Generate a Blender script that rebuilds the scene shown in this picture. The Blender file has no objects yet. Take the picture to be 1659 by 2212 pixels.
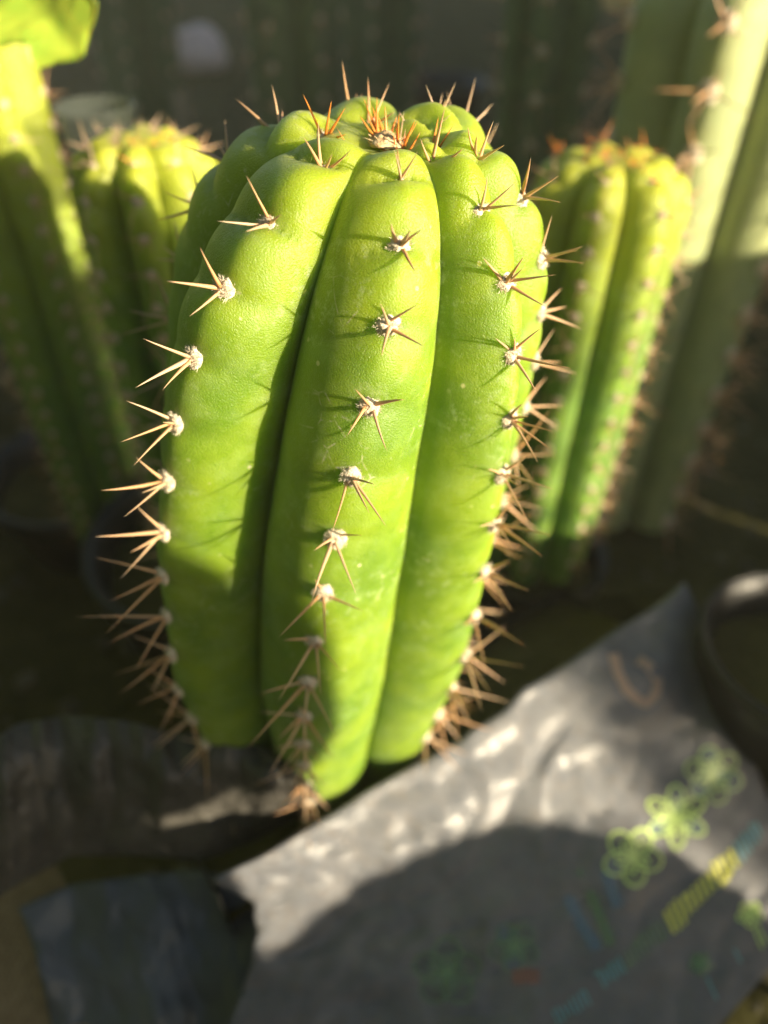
import bpy, bmesh, math, random
import numpy as np
from mathutils import Vector, Matrix, noise, Quaternion
R_ = math.radians
random.seed(7)
S = 0.01                                   # everything below is written in centimetres; the scene is in metres
scene = bpy.context.scene
C = scene.collection

# ------------------------------------------------------------------ camera
PITCH = R_(42.0)
CAM = Vector((0.0, -17.0, 28.2145))
cam = bpy.data.cameras.new('camera')
cam.sensor_width = 36.0; cam.sensor_fit = 'AUTO'; cam.lens = 27.0
cam.clip_start = 0.01; cam.clip_end = 60.0
cam.dof.use_dof = True; cam.dof.focus_distance = 0.138; cam.dof.aperture_fstop = 7.2; cam.dof.aperture_blades = 0
camo = bpy.data.objects.new('camera', cam); C.objects.link(camo)
camo.location = CAM * S; camo.rotation_euler = (R_(90) - PITCH, 0, 0)
scene.camera = camo
FW = Vector((0, math.cos(PITCH), -math.sin(PITCH))); UP = Vector((0, math.sin(PITCH), math.cos(PITCH))); RT = Vector((1, 0, 0))

# ------------------------------------------------------------------ daylight
SUN_AZ, SUN_EL = R_(57.0), R_(15.0)
TOSUN = Vector((math.sin(SUN_AZ) * math.cos(SUN_EL), -math.cos(SUN_AZ) * math.cos(SUN_EL), math.sin(SUN_EL)))
w = bpy.data.worlds.new('World'); scene.world = w; w.use_nodes = True
nt = w.node_tree; bg = nt.nodes['Background']
sky = nt.nodes.new('ShaderNodeTexSky'); sky.sky_type = 'NISHITA'; sky.sun_disc = False
sky.sun_elevation = SUN_EL; sky.sun_rotation = math.atan2(TOSUN.x, TOSUN.y)
nt.links.new(sky.outputs[0], bg.inputs[0]); bg.inputs[1].default_value = 0.05
sl = bpy.data.lights.new('sun', 'SUN'); sl.energy = 5.0; sl.angle = R_(0.75); sl.color = (1.0, 0.85, 0.60)
so = bpy.data.objects.new('sun', sl); C.objects.link(so)
so.rotation_euler = (-TOSUN).to_track_quat('-Z', 'Y').to_euler()
so.location = (0.5, -0.4, 0.6)
scene.view_settings.view_transform = 'Standard'; scene.view_settings.look = 'None'
scene.view_settings.exposure = 1.55; scene.view_settings.gamma = 1.0
scene.cycles.use_denoising = True
scene.cycles.max_bounces = 8

# ------------------------------------------------------------------ helpers
def at(px, py, depth=None, z=None):
    """a point of the place: the ray through a spot of the 1659 x 2212 view, at a depth or a height (cm)"""
    d = FW + RT * ((px - 829.5) / 1659.0) - UP * ((py - 1106.0) / 1659.0)
    if z is not None:
        depth = (z - CAM.z) / d.z
    return CAM + d * depth

def link(name, mesh, parent=None, mat=None):
    o = bpy.data.objects.new(name, mesh); C.objects.link(o)
    if parent: o.parent = parent
    if mat and not mesh.materials: mesh.materials.append(mat)
    return o

def pymesh(name, verts, faces, mat=None, smooth=True, origin=(0, 0, 0)):
    me = bpy.data.meshes.new(name)
    o = Vector(origin)
    me.from_pydata([((Vector(v) - o) * S)[:] for v in verts], [], faces)
    if smooth: me.polygons.foreach_set('use_smooth', [True] * len(me.polygons))
    if mat: me.materials.append(mat)
    me.update()
    return me

def tag(o, label=None, cat=None, group=None, kind=None):
    if label: o['label'] = label
    if cat: o['category'] = cat
    if group: o['group'] = group
    if kind: o['kind'] = kind
    return o

def empty(name, loc, label, cat, group=None):
    o = bpy.data.objects.new(name, None); C.objects.link(o)
    o.location = Vector(loc) * S; o.empty_display_size = 0.01
    return tag(o, label, cat, group)

def fbm(p, sc, oct=3, H=1.0):
    return noise.fractal(Vector(p) * sc, H, 2.0, oct)

# ------------------------------------------------------------------ materials
def mat(name):
    m = bpy.data.materials.new(name); m.use_nodes = True
    n = m.node_tree; b = n.nodes['Principled BSDF']
    return m, n, b
def N(n, t, **kw):
    x = n.nodes.new(t)
    for k, v in kw.items(): setattr(x, k, v)
    return x
def setin(x, **kw):
    for k, v in kw.items(): x.inputs[k.replace('_', ' ')].default_value = v
def noise_node(n, co, scale, detail=3, rough=0.55):
    t = N(n, 'ShaderNodeTexNoise'); t.inputs['Scale'].default_value = scale
    t.inputs['Detail'].default_value = detail; t.inputs['Roughness'].default_value = rough
    n.links.new(co, t.inputs['Vector']); return t.outputs['Fac']
def ramp(n, fac, stops):
    r = N(n, 'ShaderNodeValToRGB'); e = r.color_ramp.elements
    while len(e) < len(stops): e.new(0.5)
    for i, (p, c) in enumerate(stops): e[i].position = p; e[i].color = (*c, 1)
    n.links.new(fac, r.inputs[0]); return r.outputs[0]
def mixc(n, fac, a, b, mode='MIX'):
    m = N(n, 'ShaderNodeMix', data_type='RGBA', blend_type=mode)
    if hasattr(fac, 'links'): n.links.new(fac, m.inputs[0])
    else: m.inputs[0].default_value = fac
    for s, i in ((a, 6), (b, 7)):
        if hasattr(s, 'links'): n.links.new(s, m.inputs[i])
        else: m.inputs[i].default_value = (*s, 1)
    return m.outputs[2]
def mathn(n, op, a, b=0.0, clamp=False):
    m = N(n, 'ShaderNodeMath', operation=op); m.use_clamp = clamp
    for s, i in ((a, 0), (b, 1)):
        if hasattr(s, 'links'): n.links.new(s, m.inputs[i])
        else: m.inputs[i].default_value = s
    return m.outputs[0]
def bump(n, b, h, dist, strength=1.0, prev=None):
    x = N(n, 'ShaderNodeBump'); x.inputs['Distance'].default_value = dist; x.inputs['Strength'].default_value = strength
    n.links.new(h, x.inputs['Height'])
    if prev is not None: n.links.new(prev, x.inputs['Normal'])
    if b is not None: n.links.new(x.outputs[0], b.inputs['Normal'])
    return x.outputs[0]

def skin_material(name, green, deep, young, sss=0.35, rough=0.36):
    m, n, b = mat(name)
    co = N(n, 'ShaderNodeTexCoord').outputs['Object']
    big = noise_node(n, co, 55, 4)
    base = ramp(n, big, [(0.35, deep), (0.65, green)])
    age = N(n, 'ShaderNodeAttribute', attribute_name='age').outputs['Fac']
    base = mixc(n, age, base, young)
    # pale waxy bloom in cloudy patches
    bl = noise_node(n, co, 130, 5, 0.65)
    blf = mathn(n, 'MULTIPLY', ramp(n, bl, [(0.48, (0, 0, 0)), (0.75, (1, 1, 1))]), 0.22)
    base = mixc(n, blf, base, (0.36, 0.50, 0.22))
    # fine pale speckle
    vo = N(n, 'ShaderNodeTexVoronoi'); vo.inputs['Scale'].default_value = 2600
    n.links.new(co, vo.inputs['Vector'])
    sp = mathn(n, 'MULTIPLY', ramp(n, vo.outputs['Distance'], [(0.05, (1, 1, 1)), (0.32, (0, 0, 0))]), 0.16)
    base = mixc(n, sp, base, (0.5, 0.62, 0.25))
    # scarce corky scratches
    sc = N(n, 'ShaderNodeTexVoronoi', feature='DISTANCE_TO_EDGE'); sc.inputs['Scale'].default_value = 160
    n.links.new(co, sc.inputs['Vector'])
    ed = ramp(n, sc.outputs['Distance'], [(0.0, (1, 1, 1)), (0.035, (0, 0, 0))])
    mask = ramp(n, noise_node(n, co, 38, 2), [(0.60, (0, 0, 0)), (0.66, (1, 1, 1))])
    br = ramp(n, noise_node(n, co, 400, 2), [(0.45, (0, 0, 0)), (0.6, (1, 1, 1))])
    cf = mathn(n, 'MULTIPLY', mathn(n, 'MULTIPLY', ed, mask), mathn(n, 'MULTIPLY', br, 0.7))
    base = mixc(n, cf, base, (0.50, 0.48, 0.34))
    dust = ramp(n, noise_node(n, co, 420, 6, .75), [(0.52, (0, 0, 0)), (0.66, (1, 1, 1))])
    dmask = ramp(n, noise_node(n, co, 48, 3), [(0.45, (0, 0, 0)), (0.7, (1, 1, 1))])
    base = mixc(n, mathn(n, 'MULTIPLY', mathn(n, 'MULTIPLY', dust, dmask), .5), base, (0.50, 0.56, 0.36))
    fl = N(n, 'ShaderNodeTexVoronoi'); fl.inputs['Scale'].default_value = 210; n.links.new(co, fl.inputs['Vector'])
    base = mixc(n, mathn(n, 'MULTIPLY', ramp(n, fl.outputs['Distance'], [(0.0, (1, 1, 1)), (0.075, (1, 1, 1)), (0.12, (0, 0, 0))]), ramp(n, noise_node(n, co, 90, 2), [(.5, (0, 0, 0)), (.6, (.7, .7, .7))])), base, (0.62, 0.58, 0.36))
    n.links.new(base, b.inputs['Base Color'])
    rf = ramp(n, noise_node(n, co, 220, 4), [(0.3, (rough - .08,) * 3), (0.7, (rough + .14,) * 3)])
    n.links.new(rf, b.inputs['Roughness'])
    b.inputs['Subsurface Weight'].default_value = sss
    b.inputs['Subsurface Radius'].default_value = (0.85, 1.0, 0.08)
    b.inputs['Subsurface Scale'].default_value = 0.018
    b.inputs['Specular IOR Level'].default_value = 0.6
    b.inputs['Sheen Weight'].default_value = 0.06; b.inputs['Sheen Roughness'].default_value = 0.4
    n1 = noise_node(n, co, 2700, 2, 0.6)
    p = bump(n, None, n1, 0.00022, 1.0)
    p = bump(n, None, vo.outputs['Distance'], 0.00008, 0.6, p)
    bump(n, b, noise_node(n, co, 110, 2), 0.0004, 0.4, p)
    return m
M = {}
M['skin'] = skin_material('cactus_skin', (0.215, 0.320, 0.007), (0.120, 0.225, 0.007), (0.33, 0.40, 0.008), 0.75, 0.48)
M['skin_neighbour'] = skin_material('neighbour_skin', (0.17, 0.29, 0.03), (0.09, 0.20, 0.03), (0.46, 0.46, 0.02), 0.6, .46)
M['skin_flare'] = skin_material('flare_pale_skin', (0.36, 0.40, 0.17), (0.27, 0.32, 0.14), (0.36, 0.40, 0.16), 0.2, 0.55)  # lens flare over the far right column put into its pale colour

def spine_material():
    m, n, b = mat('spine_horn')
    co = N(n, 'ShaderNodeTexCoord').outputs['Generated']
    z = N(n, 'ShaderNodeSeparateXYZ'); n.links.new(co, z.inputs[0])
    c = ramp(n, z.outputs['Z'], [(0.0, (0.42, 0.20, 0.07)), (0.25, (0.56, 0.30, 0.13)), (0.8, (0.46, 0.25, 0.14)), (1.0, (0.13, 0.06, 0.04))])
    st = N(n, 'ShaderNodeMapping'); st.inputs['Scale'].default_value = (9, 9, 2)
    n.links.new(co, st.inputs[0])
    rnd = N(n, 'ShaderNodeObjectInfo').outputs['Random']
    c = mixc(n, mathn(n, 'MULTIPLY', noise_node(n, st.outputs[0], 3, 3), 0.5), c, (0.66, 0.42, 0.22))
    c = mixc(n, mathn(n, 'MULTIPLY', rnd, 0.75), c, (0.58, 0.43, 0.29))
    n.links.new(c, b.inputs['Base Color'])
    b.inputs['Roughness'].default_value = 0.42
    b.inputs['Subsurface Weight'].default_value = 0.25; b.inputs['Subsurface Scale'].default_value = 0.0006
    b.inputs['Subsurface Radius'].default_value = (1, .5, .2)
    return m
M['spine'] = spine_material()
def young_spine_material():
    m, n, b = mat('young_spine_horn')
    b.inputs['Base Color'].default_value = (0.72, 0.25, 0.045, 1); b.inputs['Roughness'].default_value = 0.38
    b.inputs['Subsurface Weight'].default_value = 0.35; b.inputs['Subsurface Scale'].default_value = 0.0008
    return m
M['young_spine'] = young_spine_material()
m, n, b = mat('areole_wool')
co = N(n, 'ShaderNodeTexCoord').outputs['Object']
n.links.new(ramp(n, noise_node(n, co, 900, 4, .7), [(0.25, (0.38, 0.29, 0.19)), (0.45, (0.66, 0.57, 0.43)), (0.75, (0.84, 0.79, 0.66))]), b.inputs['Base Color'])
b.inputs['Roughness'].default_value = 0.9; b.inputs['Specular IOR Level'].default_value = 0.15
bump(n, b, noise_node(n, co, 2500, 3), 0.0003, 0.9)
M['wool'] = m
m, n, b = mat('young_areole_wool')
co = N(n, 'ShaderNodeTexCoord').outputs['Object']
n.links.new(ramp(n, noise_node(n, co, 900, 4, .7), [(0.3, (0.50, 0.30, 0.12)), (0.7, (0.80, 0.66, 0.42))]), b.inputs['Base Color'])
b.inputs['Roughness'].default_value = 0.9
bump(n, b, noise_node(n, co, 2500, 3), 0.0003, 0.9)
M['young_wool'] = m

def plain(name, col, rough, col2=None, scale=60, bd=0.0, bs=200, spec=0.5, aniso=None):
    m, n, b = mat(name)
    co = N(n, 'ShaderNodeTexCoord').outputs['Object']
    if aniso:
        mp = N(n, 'ShaderNodeMapping'); mp.inputs['Scale'].default_value = aniso; n.links.new(co, mp.inputs[0]); co = mp.outputs[0]
    if col2: n.links.new(ramp(n, noise_node(n, co, scale, 5, .6), [(0.35, col), (0.68, col2)]), b.inputs['Base Color'])
    else: b.inputs['Base Color'].default_value = (*col, 1)
    b.inputs['Roughness'].default_value = rough; b.inputs['Specular IOR Level'].default_value = spec
    if bd: bump(n, b, noise_node(n, co, bs, 4), bd)
    return m

# ------------------------------------------------------------------ cactus parts shared by every plant
def spine_mesh(name, bend, seed, material):
    rnd = random.Random(seed); vs, fs = [], []; n, k = 7, 7
    for i in range(k + 1):
        t = i / k
        r = 0.046 * (1 - t ** 1.25) ** 0.85 * (1.12 if i == 0 else 1) + 0.0008
        cx = bend * math.sin(t * 2.0) * 0.5; cy = bend * 0.5 * (t * t)
        for j in range(n):
            a = 2 * math.pi * j / n; rr = r * (1 + rnd.uniform(-.06, .06))
            vs.append((cx + rr * math.cos(a), cy + 0.8 * rr * math.sin(a), t))
    for i in range(k):
        for j in range(n):
            fs.append((i * n + j, i * n + (j + 1) % n, (i + 1) * n + (j + 1) % n, (i + 1) * n + j))
    fs.append(tuple(range(k * n, k * n + n)))
    return pymesh(name, vs, fs, material)
SP = [spine_mesh('spine', b_, i, M['spine']) for i, b_ in enumerate((0.02, 0.07, -0.06, 0.10))]
SPY = [spine_mesh('young_spine', b_, i, M['young_spine']) for i, b_ in enumerate((0.03, -0.05))]

def areole_mesh(name, seed, material, hairs=260, k=1.0):
    rnd = random.Random(seed); vs, fs = [], []
    nu, nv = 18, 7; off = Vector((seed * 3.1, 1, 2))
    for i in range(nv + 1):
        th = (i / nv) * math.pi / 2 * 1.05
        for j in range(nu):
            a = 2 * math.pi * j / nu
            r = 0.215 * math.sin(th)
            p = Vector((r * math.cos(a) * 0.95, r * math.sin(a) * 1.1, 0.16 * math.cos(th)))
            f = noise.noise(p * 9 + off) * 0.30 + noise.noise(p * 22 + off) * 0.22
            p = p * (1 + f * 0.9); p.z += 0.03 * f
            vs.append(p)
    for i in range(nv):
        for j in range(nu):
            fs.append((i * nu + j, (i + 1) * nu + j, (i + 1) * nu + (j + 1) % nu, i * nu + (j + 1) % nu))
    for h in range(hairs):                       # short matted wool hairs
        a = rnd.uniform(0, 6.283); rr = math.sqrt(rnd.random())
        th = rr * 1.5
        base = Vector((0.20 * math.sin(th) * math.cos(a), 0.2 * math.sin(th) * math.sin(a), 0.15 * math.cos(th)))
        d = Vector((math.cos(a) * rr * 1.2, math.sin(a) * rr * 1.2, 0.55)) + Vector([rnd.uniform(-.7, .7) for _ in range(3)])
        d.normalize(); L = rnd.uniform(0.04, 0.115) * k
        s = d.cross(Vector((rnd.uniform(-1, 1), rnd.uniform(-1, 1), .3))).normalized() * 0.0055
        mid = base + d * L * .55 + Vector([rnd.uniform(-.018, .018) for _ in range(3)])
        q = len(vs); vs += [base - s, base + s, mid + s * .8, mid - s * .8, base + d * L + Vector((rnd.uniform(-.02, .02), rnd.uniform(-.02, .02), 0))]
        fs += [(q, q + 1, q + 2, q + 3), (q + 3, q + 2, q + 4)]
    return pymesh(name, vs, fs, material)
AR = [areole_mesh('areole', i + 1, M['wool']) for i in range(5)]
ARY = [areole_mesh('young_areole', i + 9, M['young_wool'], 90) for i in range(2)]

class Plant:
    def __init__(s, **k):
        s.kx = s.ky = 0.0; s.vf = 0.61; s.vfg = {}; s.vf_low = 0.0; s.amp = 1.0; s.chev = 0.8; s.a = 1.5; s.b = 0.72; s.mid = {}; s.__dict__.update(k)
        n = len(s.ang); s.n = n
        for q in ('tw', 't2', 'e'):
            if not hasattr(s, q): setattr(s, q, [0.0] * n)
        th = np.linspace(0, math.pi / 2, 60)
        s.rows = np.concatenate([s.hd * (1 - np.cos(th)), np.linspace(s.hd, s.L, s.nrow + 1)[1:]])
        rr = s.rad(0, s.rows)
        s.sig = np.concatenate([[0], np.cumsum(np.hypot(np.diff(rr), np.diff(s.rows)))])
    def sg(s, d): return np.interp(d, s.rows, s.sig)
    def dd(s, g): return np.interp(g, s.sig, s.rows)
    def rad(s, i, d):
        d = np.asarray(d, float)
        u = np.clip(1 - d / s.hd, 0, 1)
        return np.interp(d, s.kn, s.R) * (1 + s.e[i]) * np.clip(1 - u ** s.pw, 1e-7, 1) ** (1 / s.pw)
    def phi(s, i, d): return s.ang[i] + s.tw[i] * (d - 5) + s.t2[i] * (d - 5) ** 2
    def axis(s, d):
        d = np.asarray(d, float)
        return np.stack([s.tx0 - s.lx * d + s.kx * d * d, s.ty0 - s.ly * d + s.ky * d * d, s.zt - d], -1)
    def surf(s, i, j, f, d):
        """rib i -> next rib j, f in 0..1 between the crests"""
        d = np.asarray(d, float)
        a0, a1 = s.phi(i, d), s.phi(j, d)
        a1 = np.where(a1 < a0, a1 + 2 * math.pi, a1)
        ph = a0 + (a1 - a0) * f
        md = s.mid.get(i, .5); own, ww = (i, f / md) if f <= md else (j, (1 - f) / (1 - md))
        Rc = s.rad(own, d); Rv = (s.rad(i, d) + s.rad(j, d)) * .5 * (s.vfg.get(i, s.vf) + s.vf_top * np.exp(-d / 1.5) + s.vf_low * np.clip((d - 11) / 10, 0, 1) ** 1.2)
        R = Rv + (Rc - Rv) * (max(1 - ww ** s.a, 0.0)) ** s.b
        ax = s.axis(d)
        P = ax + np.stack([R * np.sin(ph), -R * np.cos(ph), np.zeros_like(R)], -1)
        cen = s.axis(np.maximum(d, s.hd)); nn = P - cen; nn /= np.linalg.norm(nn, axis=-1, keepdims=True) + 1e-9
        g = s.sg(d)
        phs = np.interp(g - s.chev * ww ** 1.3 * np.clip(g / 4, 0, 1), s.ags[own], np.arange(len(s.ags[own])))
        b = np.abs(np.sin(math.pi * phs)) ** 0.6
        av = s.amp * (0.40 * np.exp(-(g / 4.6) ** 2) + 0.15 * np.exp(-g / 14)) * np.clip(g / 0.8, 0, 1)
        P = P + nn * ((b - 0.75) * av * max(0.0, 1 - ww ** 1.6))[..., None]
        r = R
        P[..., 2] -= s.dip * np.exp(-(r / 1.3) ** 2)
        return P
    def prepare(s, given):
        s.ds = []; s.ags = []; s.first = []
        for i in range(s.n):
            g = [float(x) for x in s.sg(np.array(given[i]))]
            k = 0; q = g[0]; st = 1.15
            while q - st * 1.0 > 0.35 and k < 4:
                q -= st; g.insert(0, q); st *= 0.75; k += 1
            while g[-1] < s.sig[-1]:
                g.append(g[-1] + s.space)
            s.first.append(k); s.ags.append(np.array([-0.6] + g)); s.ds.append(g)
    def mesh(s, name, mat_, org, seg):
        cols = []; 
        for i in range(s.n):
            j = (i + 1) % s.n
            for q in range(seg):
                # crowd columns near the valley
                h = q / seg; f0 = s.mid.get(i, .5); f = h * 2 * f0 if h < .5 else f0 + (h - .5) * 2 * (1 - f0)
                cols.append(s.surf(i, j, f, s.rows))
        V = np.stack(cols, 1)                      # rows x cols x 3
        nr, nc = V.shape[:2]
        V[0] = V[0].mean(0)
        fl = V.reshape(-1, 3)
        rag = np.array([noise.noise(Vector(p) * 0.55) * 0.06 + noise.noise(Vector(p) * 1.3) * 0.012 for p in fl])
        dirn = fl - np.repeat(s.axis(np.maximum(s.rows, s.hd)), nc, 0); dirn /= np.linalg.norm(dirn, axis=1, keepdims=True) + 1e-9
        fl = fl + dirn * rag[:, None]
        idx = np.arange(nr * nc).reshape(nr, nc)
        a = idx[:-1]; b_ = idx[1:]; a2 = np.roll(a, -1, 1); b2 = np.roll(b_, -1, 1)
        F = np.stack([a, b_, b2, a2], -1).reshape(-1, 4)
        me = pymesh(name, [tuple(v) for v in fl], F.tolist(), mat_, True, org)
        at_ = me.attributes.new('age', 'FLOAT', 'POINT')
        g = np.repeat(s.sig, nc)
        ageful = np.clip(1.0 - g / s.young, 0, 1) ** 1.3
        at_.data.foreach_set('value', ageful.astype(np.float32))
        return me

def frame(s, i, g):
    d = float(s.dd(g)); j = (i + 1) % s.n
    P = s.surf(i, j, 0.0, np.array([d]))[0]
    gu = max(g - .12, 0.01)
    A_ = s.surf(i, j, 0.0, np.array([float(s.dd(g + .12))]))[0] - s.surf(i, j, 0.0, np.array([float(s.dd(gu))]))[0]
    ph = s.phi(i, d); T = np.array([math.cos(ph), math.sin(ph), 0.0])
    nrm = np.cross(A_, T); cen = s.axis(max(d, s.hd))
    if nrm @ (P - cen) < 0: nrm = -nrm
    z = Vector(nrm).normalized(); y = -Vector(A_); y = (y - z * y.dot(z)).normalized(); x = y.cross(z)
    return Vector(P), Matrix((x, y, z)).transposed()

def look(d):                                       # rotation taking +Z to d
    return Vector(d).normalized().to_track_quat('Z', 'Y').to_matrix().to_4x4()

def default_spines(rnd, age, big):
    """directions in the areole's own frame (x across the rib, y up the rib, z outward), cm long"""
    out = []
    n = rnd.choice((3, 4, 4)) if not big else rnd.choice((4, 5))
    a0 = rnd.uniform(0, 6.28)
    for k in range(n):
        a = a0 + 6.283 * k / n + rnd.uniform(-.35, .35)
        lean = rnd.uniform(0.45, 1.3); L = rnd.uniform(.55, 1.35) * age
        out.append(Vector((math.cos(a) * math.sin(lean), math.sin(a) * math.sin(lean), math.cos(lean))) * L)
    if rnd.random() < .5: out.append(Vector((rnd.uniform(-.2, .2), rnd.uniform(-.3, .3), 1)) * rnd.uniform(.6, 1.3) * age)
    return out

def grow(s, name, label, group, skin, org, given, spines=None, seg=36, scale=1.0, limit=999, seed=3, dmax=99, facing=-0.25, each=True):
    rnd = random.Random(seed)
    s.prepare(given)
    root = empty(name, org, label, 'cactus', group)
    link('stem', s.mesh('stem', skin, org, seg), root)
    O = Vector(org)
    rear_v, rear_f = [], []
    def rear_add(mesh, mw):
        q = len(rear_v)
        for v in mesh.vertices: rear_v.append(tuple(mw @ (v.co / S)))
        for p in mesh.polygons: rear_f.append([q + k for k in p.vertices])
    count = 0
    for i in range(s.n):
        for k, g in enumerate(s.ds[i]):
            if g > s.sig[-1] - 1 or g > dmax: break
            P, Rm = frame(s, i, g)
            young = k < s.first[i]
            view = (CAM - P).normalized().dot(Rm.col[2])
            front = (view > facing or g < 5.5)
            own = spines and (i, k - s.first[i]) in spines
            fr = Matrix.Translation(P) @ Rm.to_4x4()
            sz = scale * (0.62 if young else rnd.uniform(.92, 1.1)) * (1.0 if not (k - s.first[i]) == 0 else .9)
            if own: dirs = [Vector(t) for t in spines[(i, k - s.first[i])]] + ([Rm @ q for q in default_spines(rnd, scale * 1.3, True)[:2]] if g > 15 else [])
            elif young: dirs = [Rm @ (v * 0.62) for v in default_spines(rnd, scale, False)]
            else: dirs = [Rm @ v for v in default_spines(rnd, scale * (1 + min(g, 14) * .025), g > 8)]
            dirs = [v if v.normalized().dot(Rm.col[2]) > 0.08 else v + Rm.col[2] * (0.12 * v.length - v.dot(Rm.col[2])) for v in dirs]
            meshes = (SPY if young or (k - s.first[i]) == 0 and rnd.random() < .5 else SP)
            amesh = (ARY if young else AR)
            am = rnd.choice(amesh)
            loc = Matrix.Translation(P - O)
            if front:
                ao = link('areole', am, root)
                ml = Matrix.LocRotScale((P - O) * S, Rm.to_quaternion() @ Quaternion((0, 0, 1), rnd.uniform(-.5, .5)), Vector((sz, sz, sz)))
                ao.matrix_basis = ml; inv = ml.inverted()
            else:
                rear_add(am, Matrix.Translation(P) @ Rm.to_4x4() @ Matrix.Scale(sz, 4))
            for v in dirs:
                L = v.length; th = (0.72 + 0.38 * rnd.random()) * scale * (0.8 if young else 1)
                st = P + v.normalized() * 0.03 + Rm.col[2] * 0.02 + Vector([rnd.uniform(-.05, .05) * scale for _ in range(3)])
                M3 = look(v) @ Matrix.Rotation(rnd.uniform(0, 6.28), 4, 'Z') @ Matrix.Diagonal((th, th, L, 1))
                if front and count < min(limit, 300):
                    so_ = link('spine', rnd.choice(meshes), ao); count += 1
                    so_.matrix_basis = inv @ (Matrix.Translation((st - O) * S) @ M3)
                else:
                    rear_add(rnd.choice(SP), Matrix.Translation(st) @ M3)
    if rear_v:
        ro = link('rear_spines', pymesh('rear_spines', rear_v, rear_f, M['spine'], True, org), root)
        ro['kind'] = 'stuff'
    return root

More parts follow.
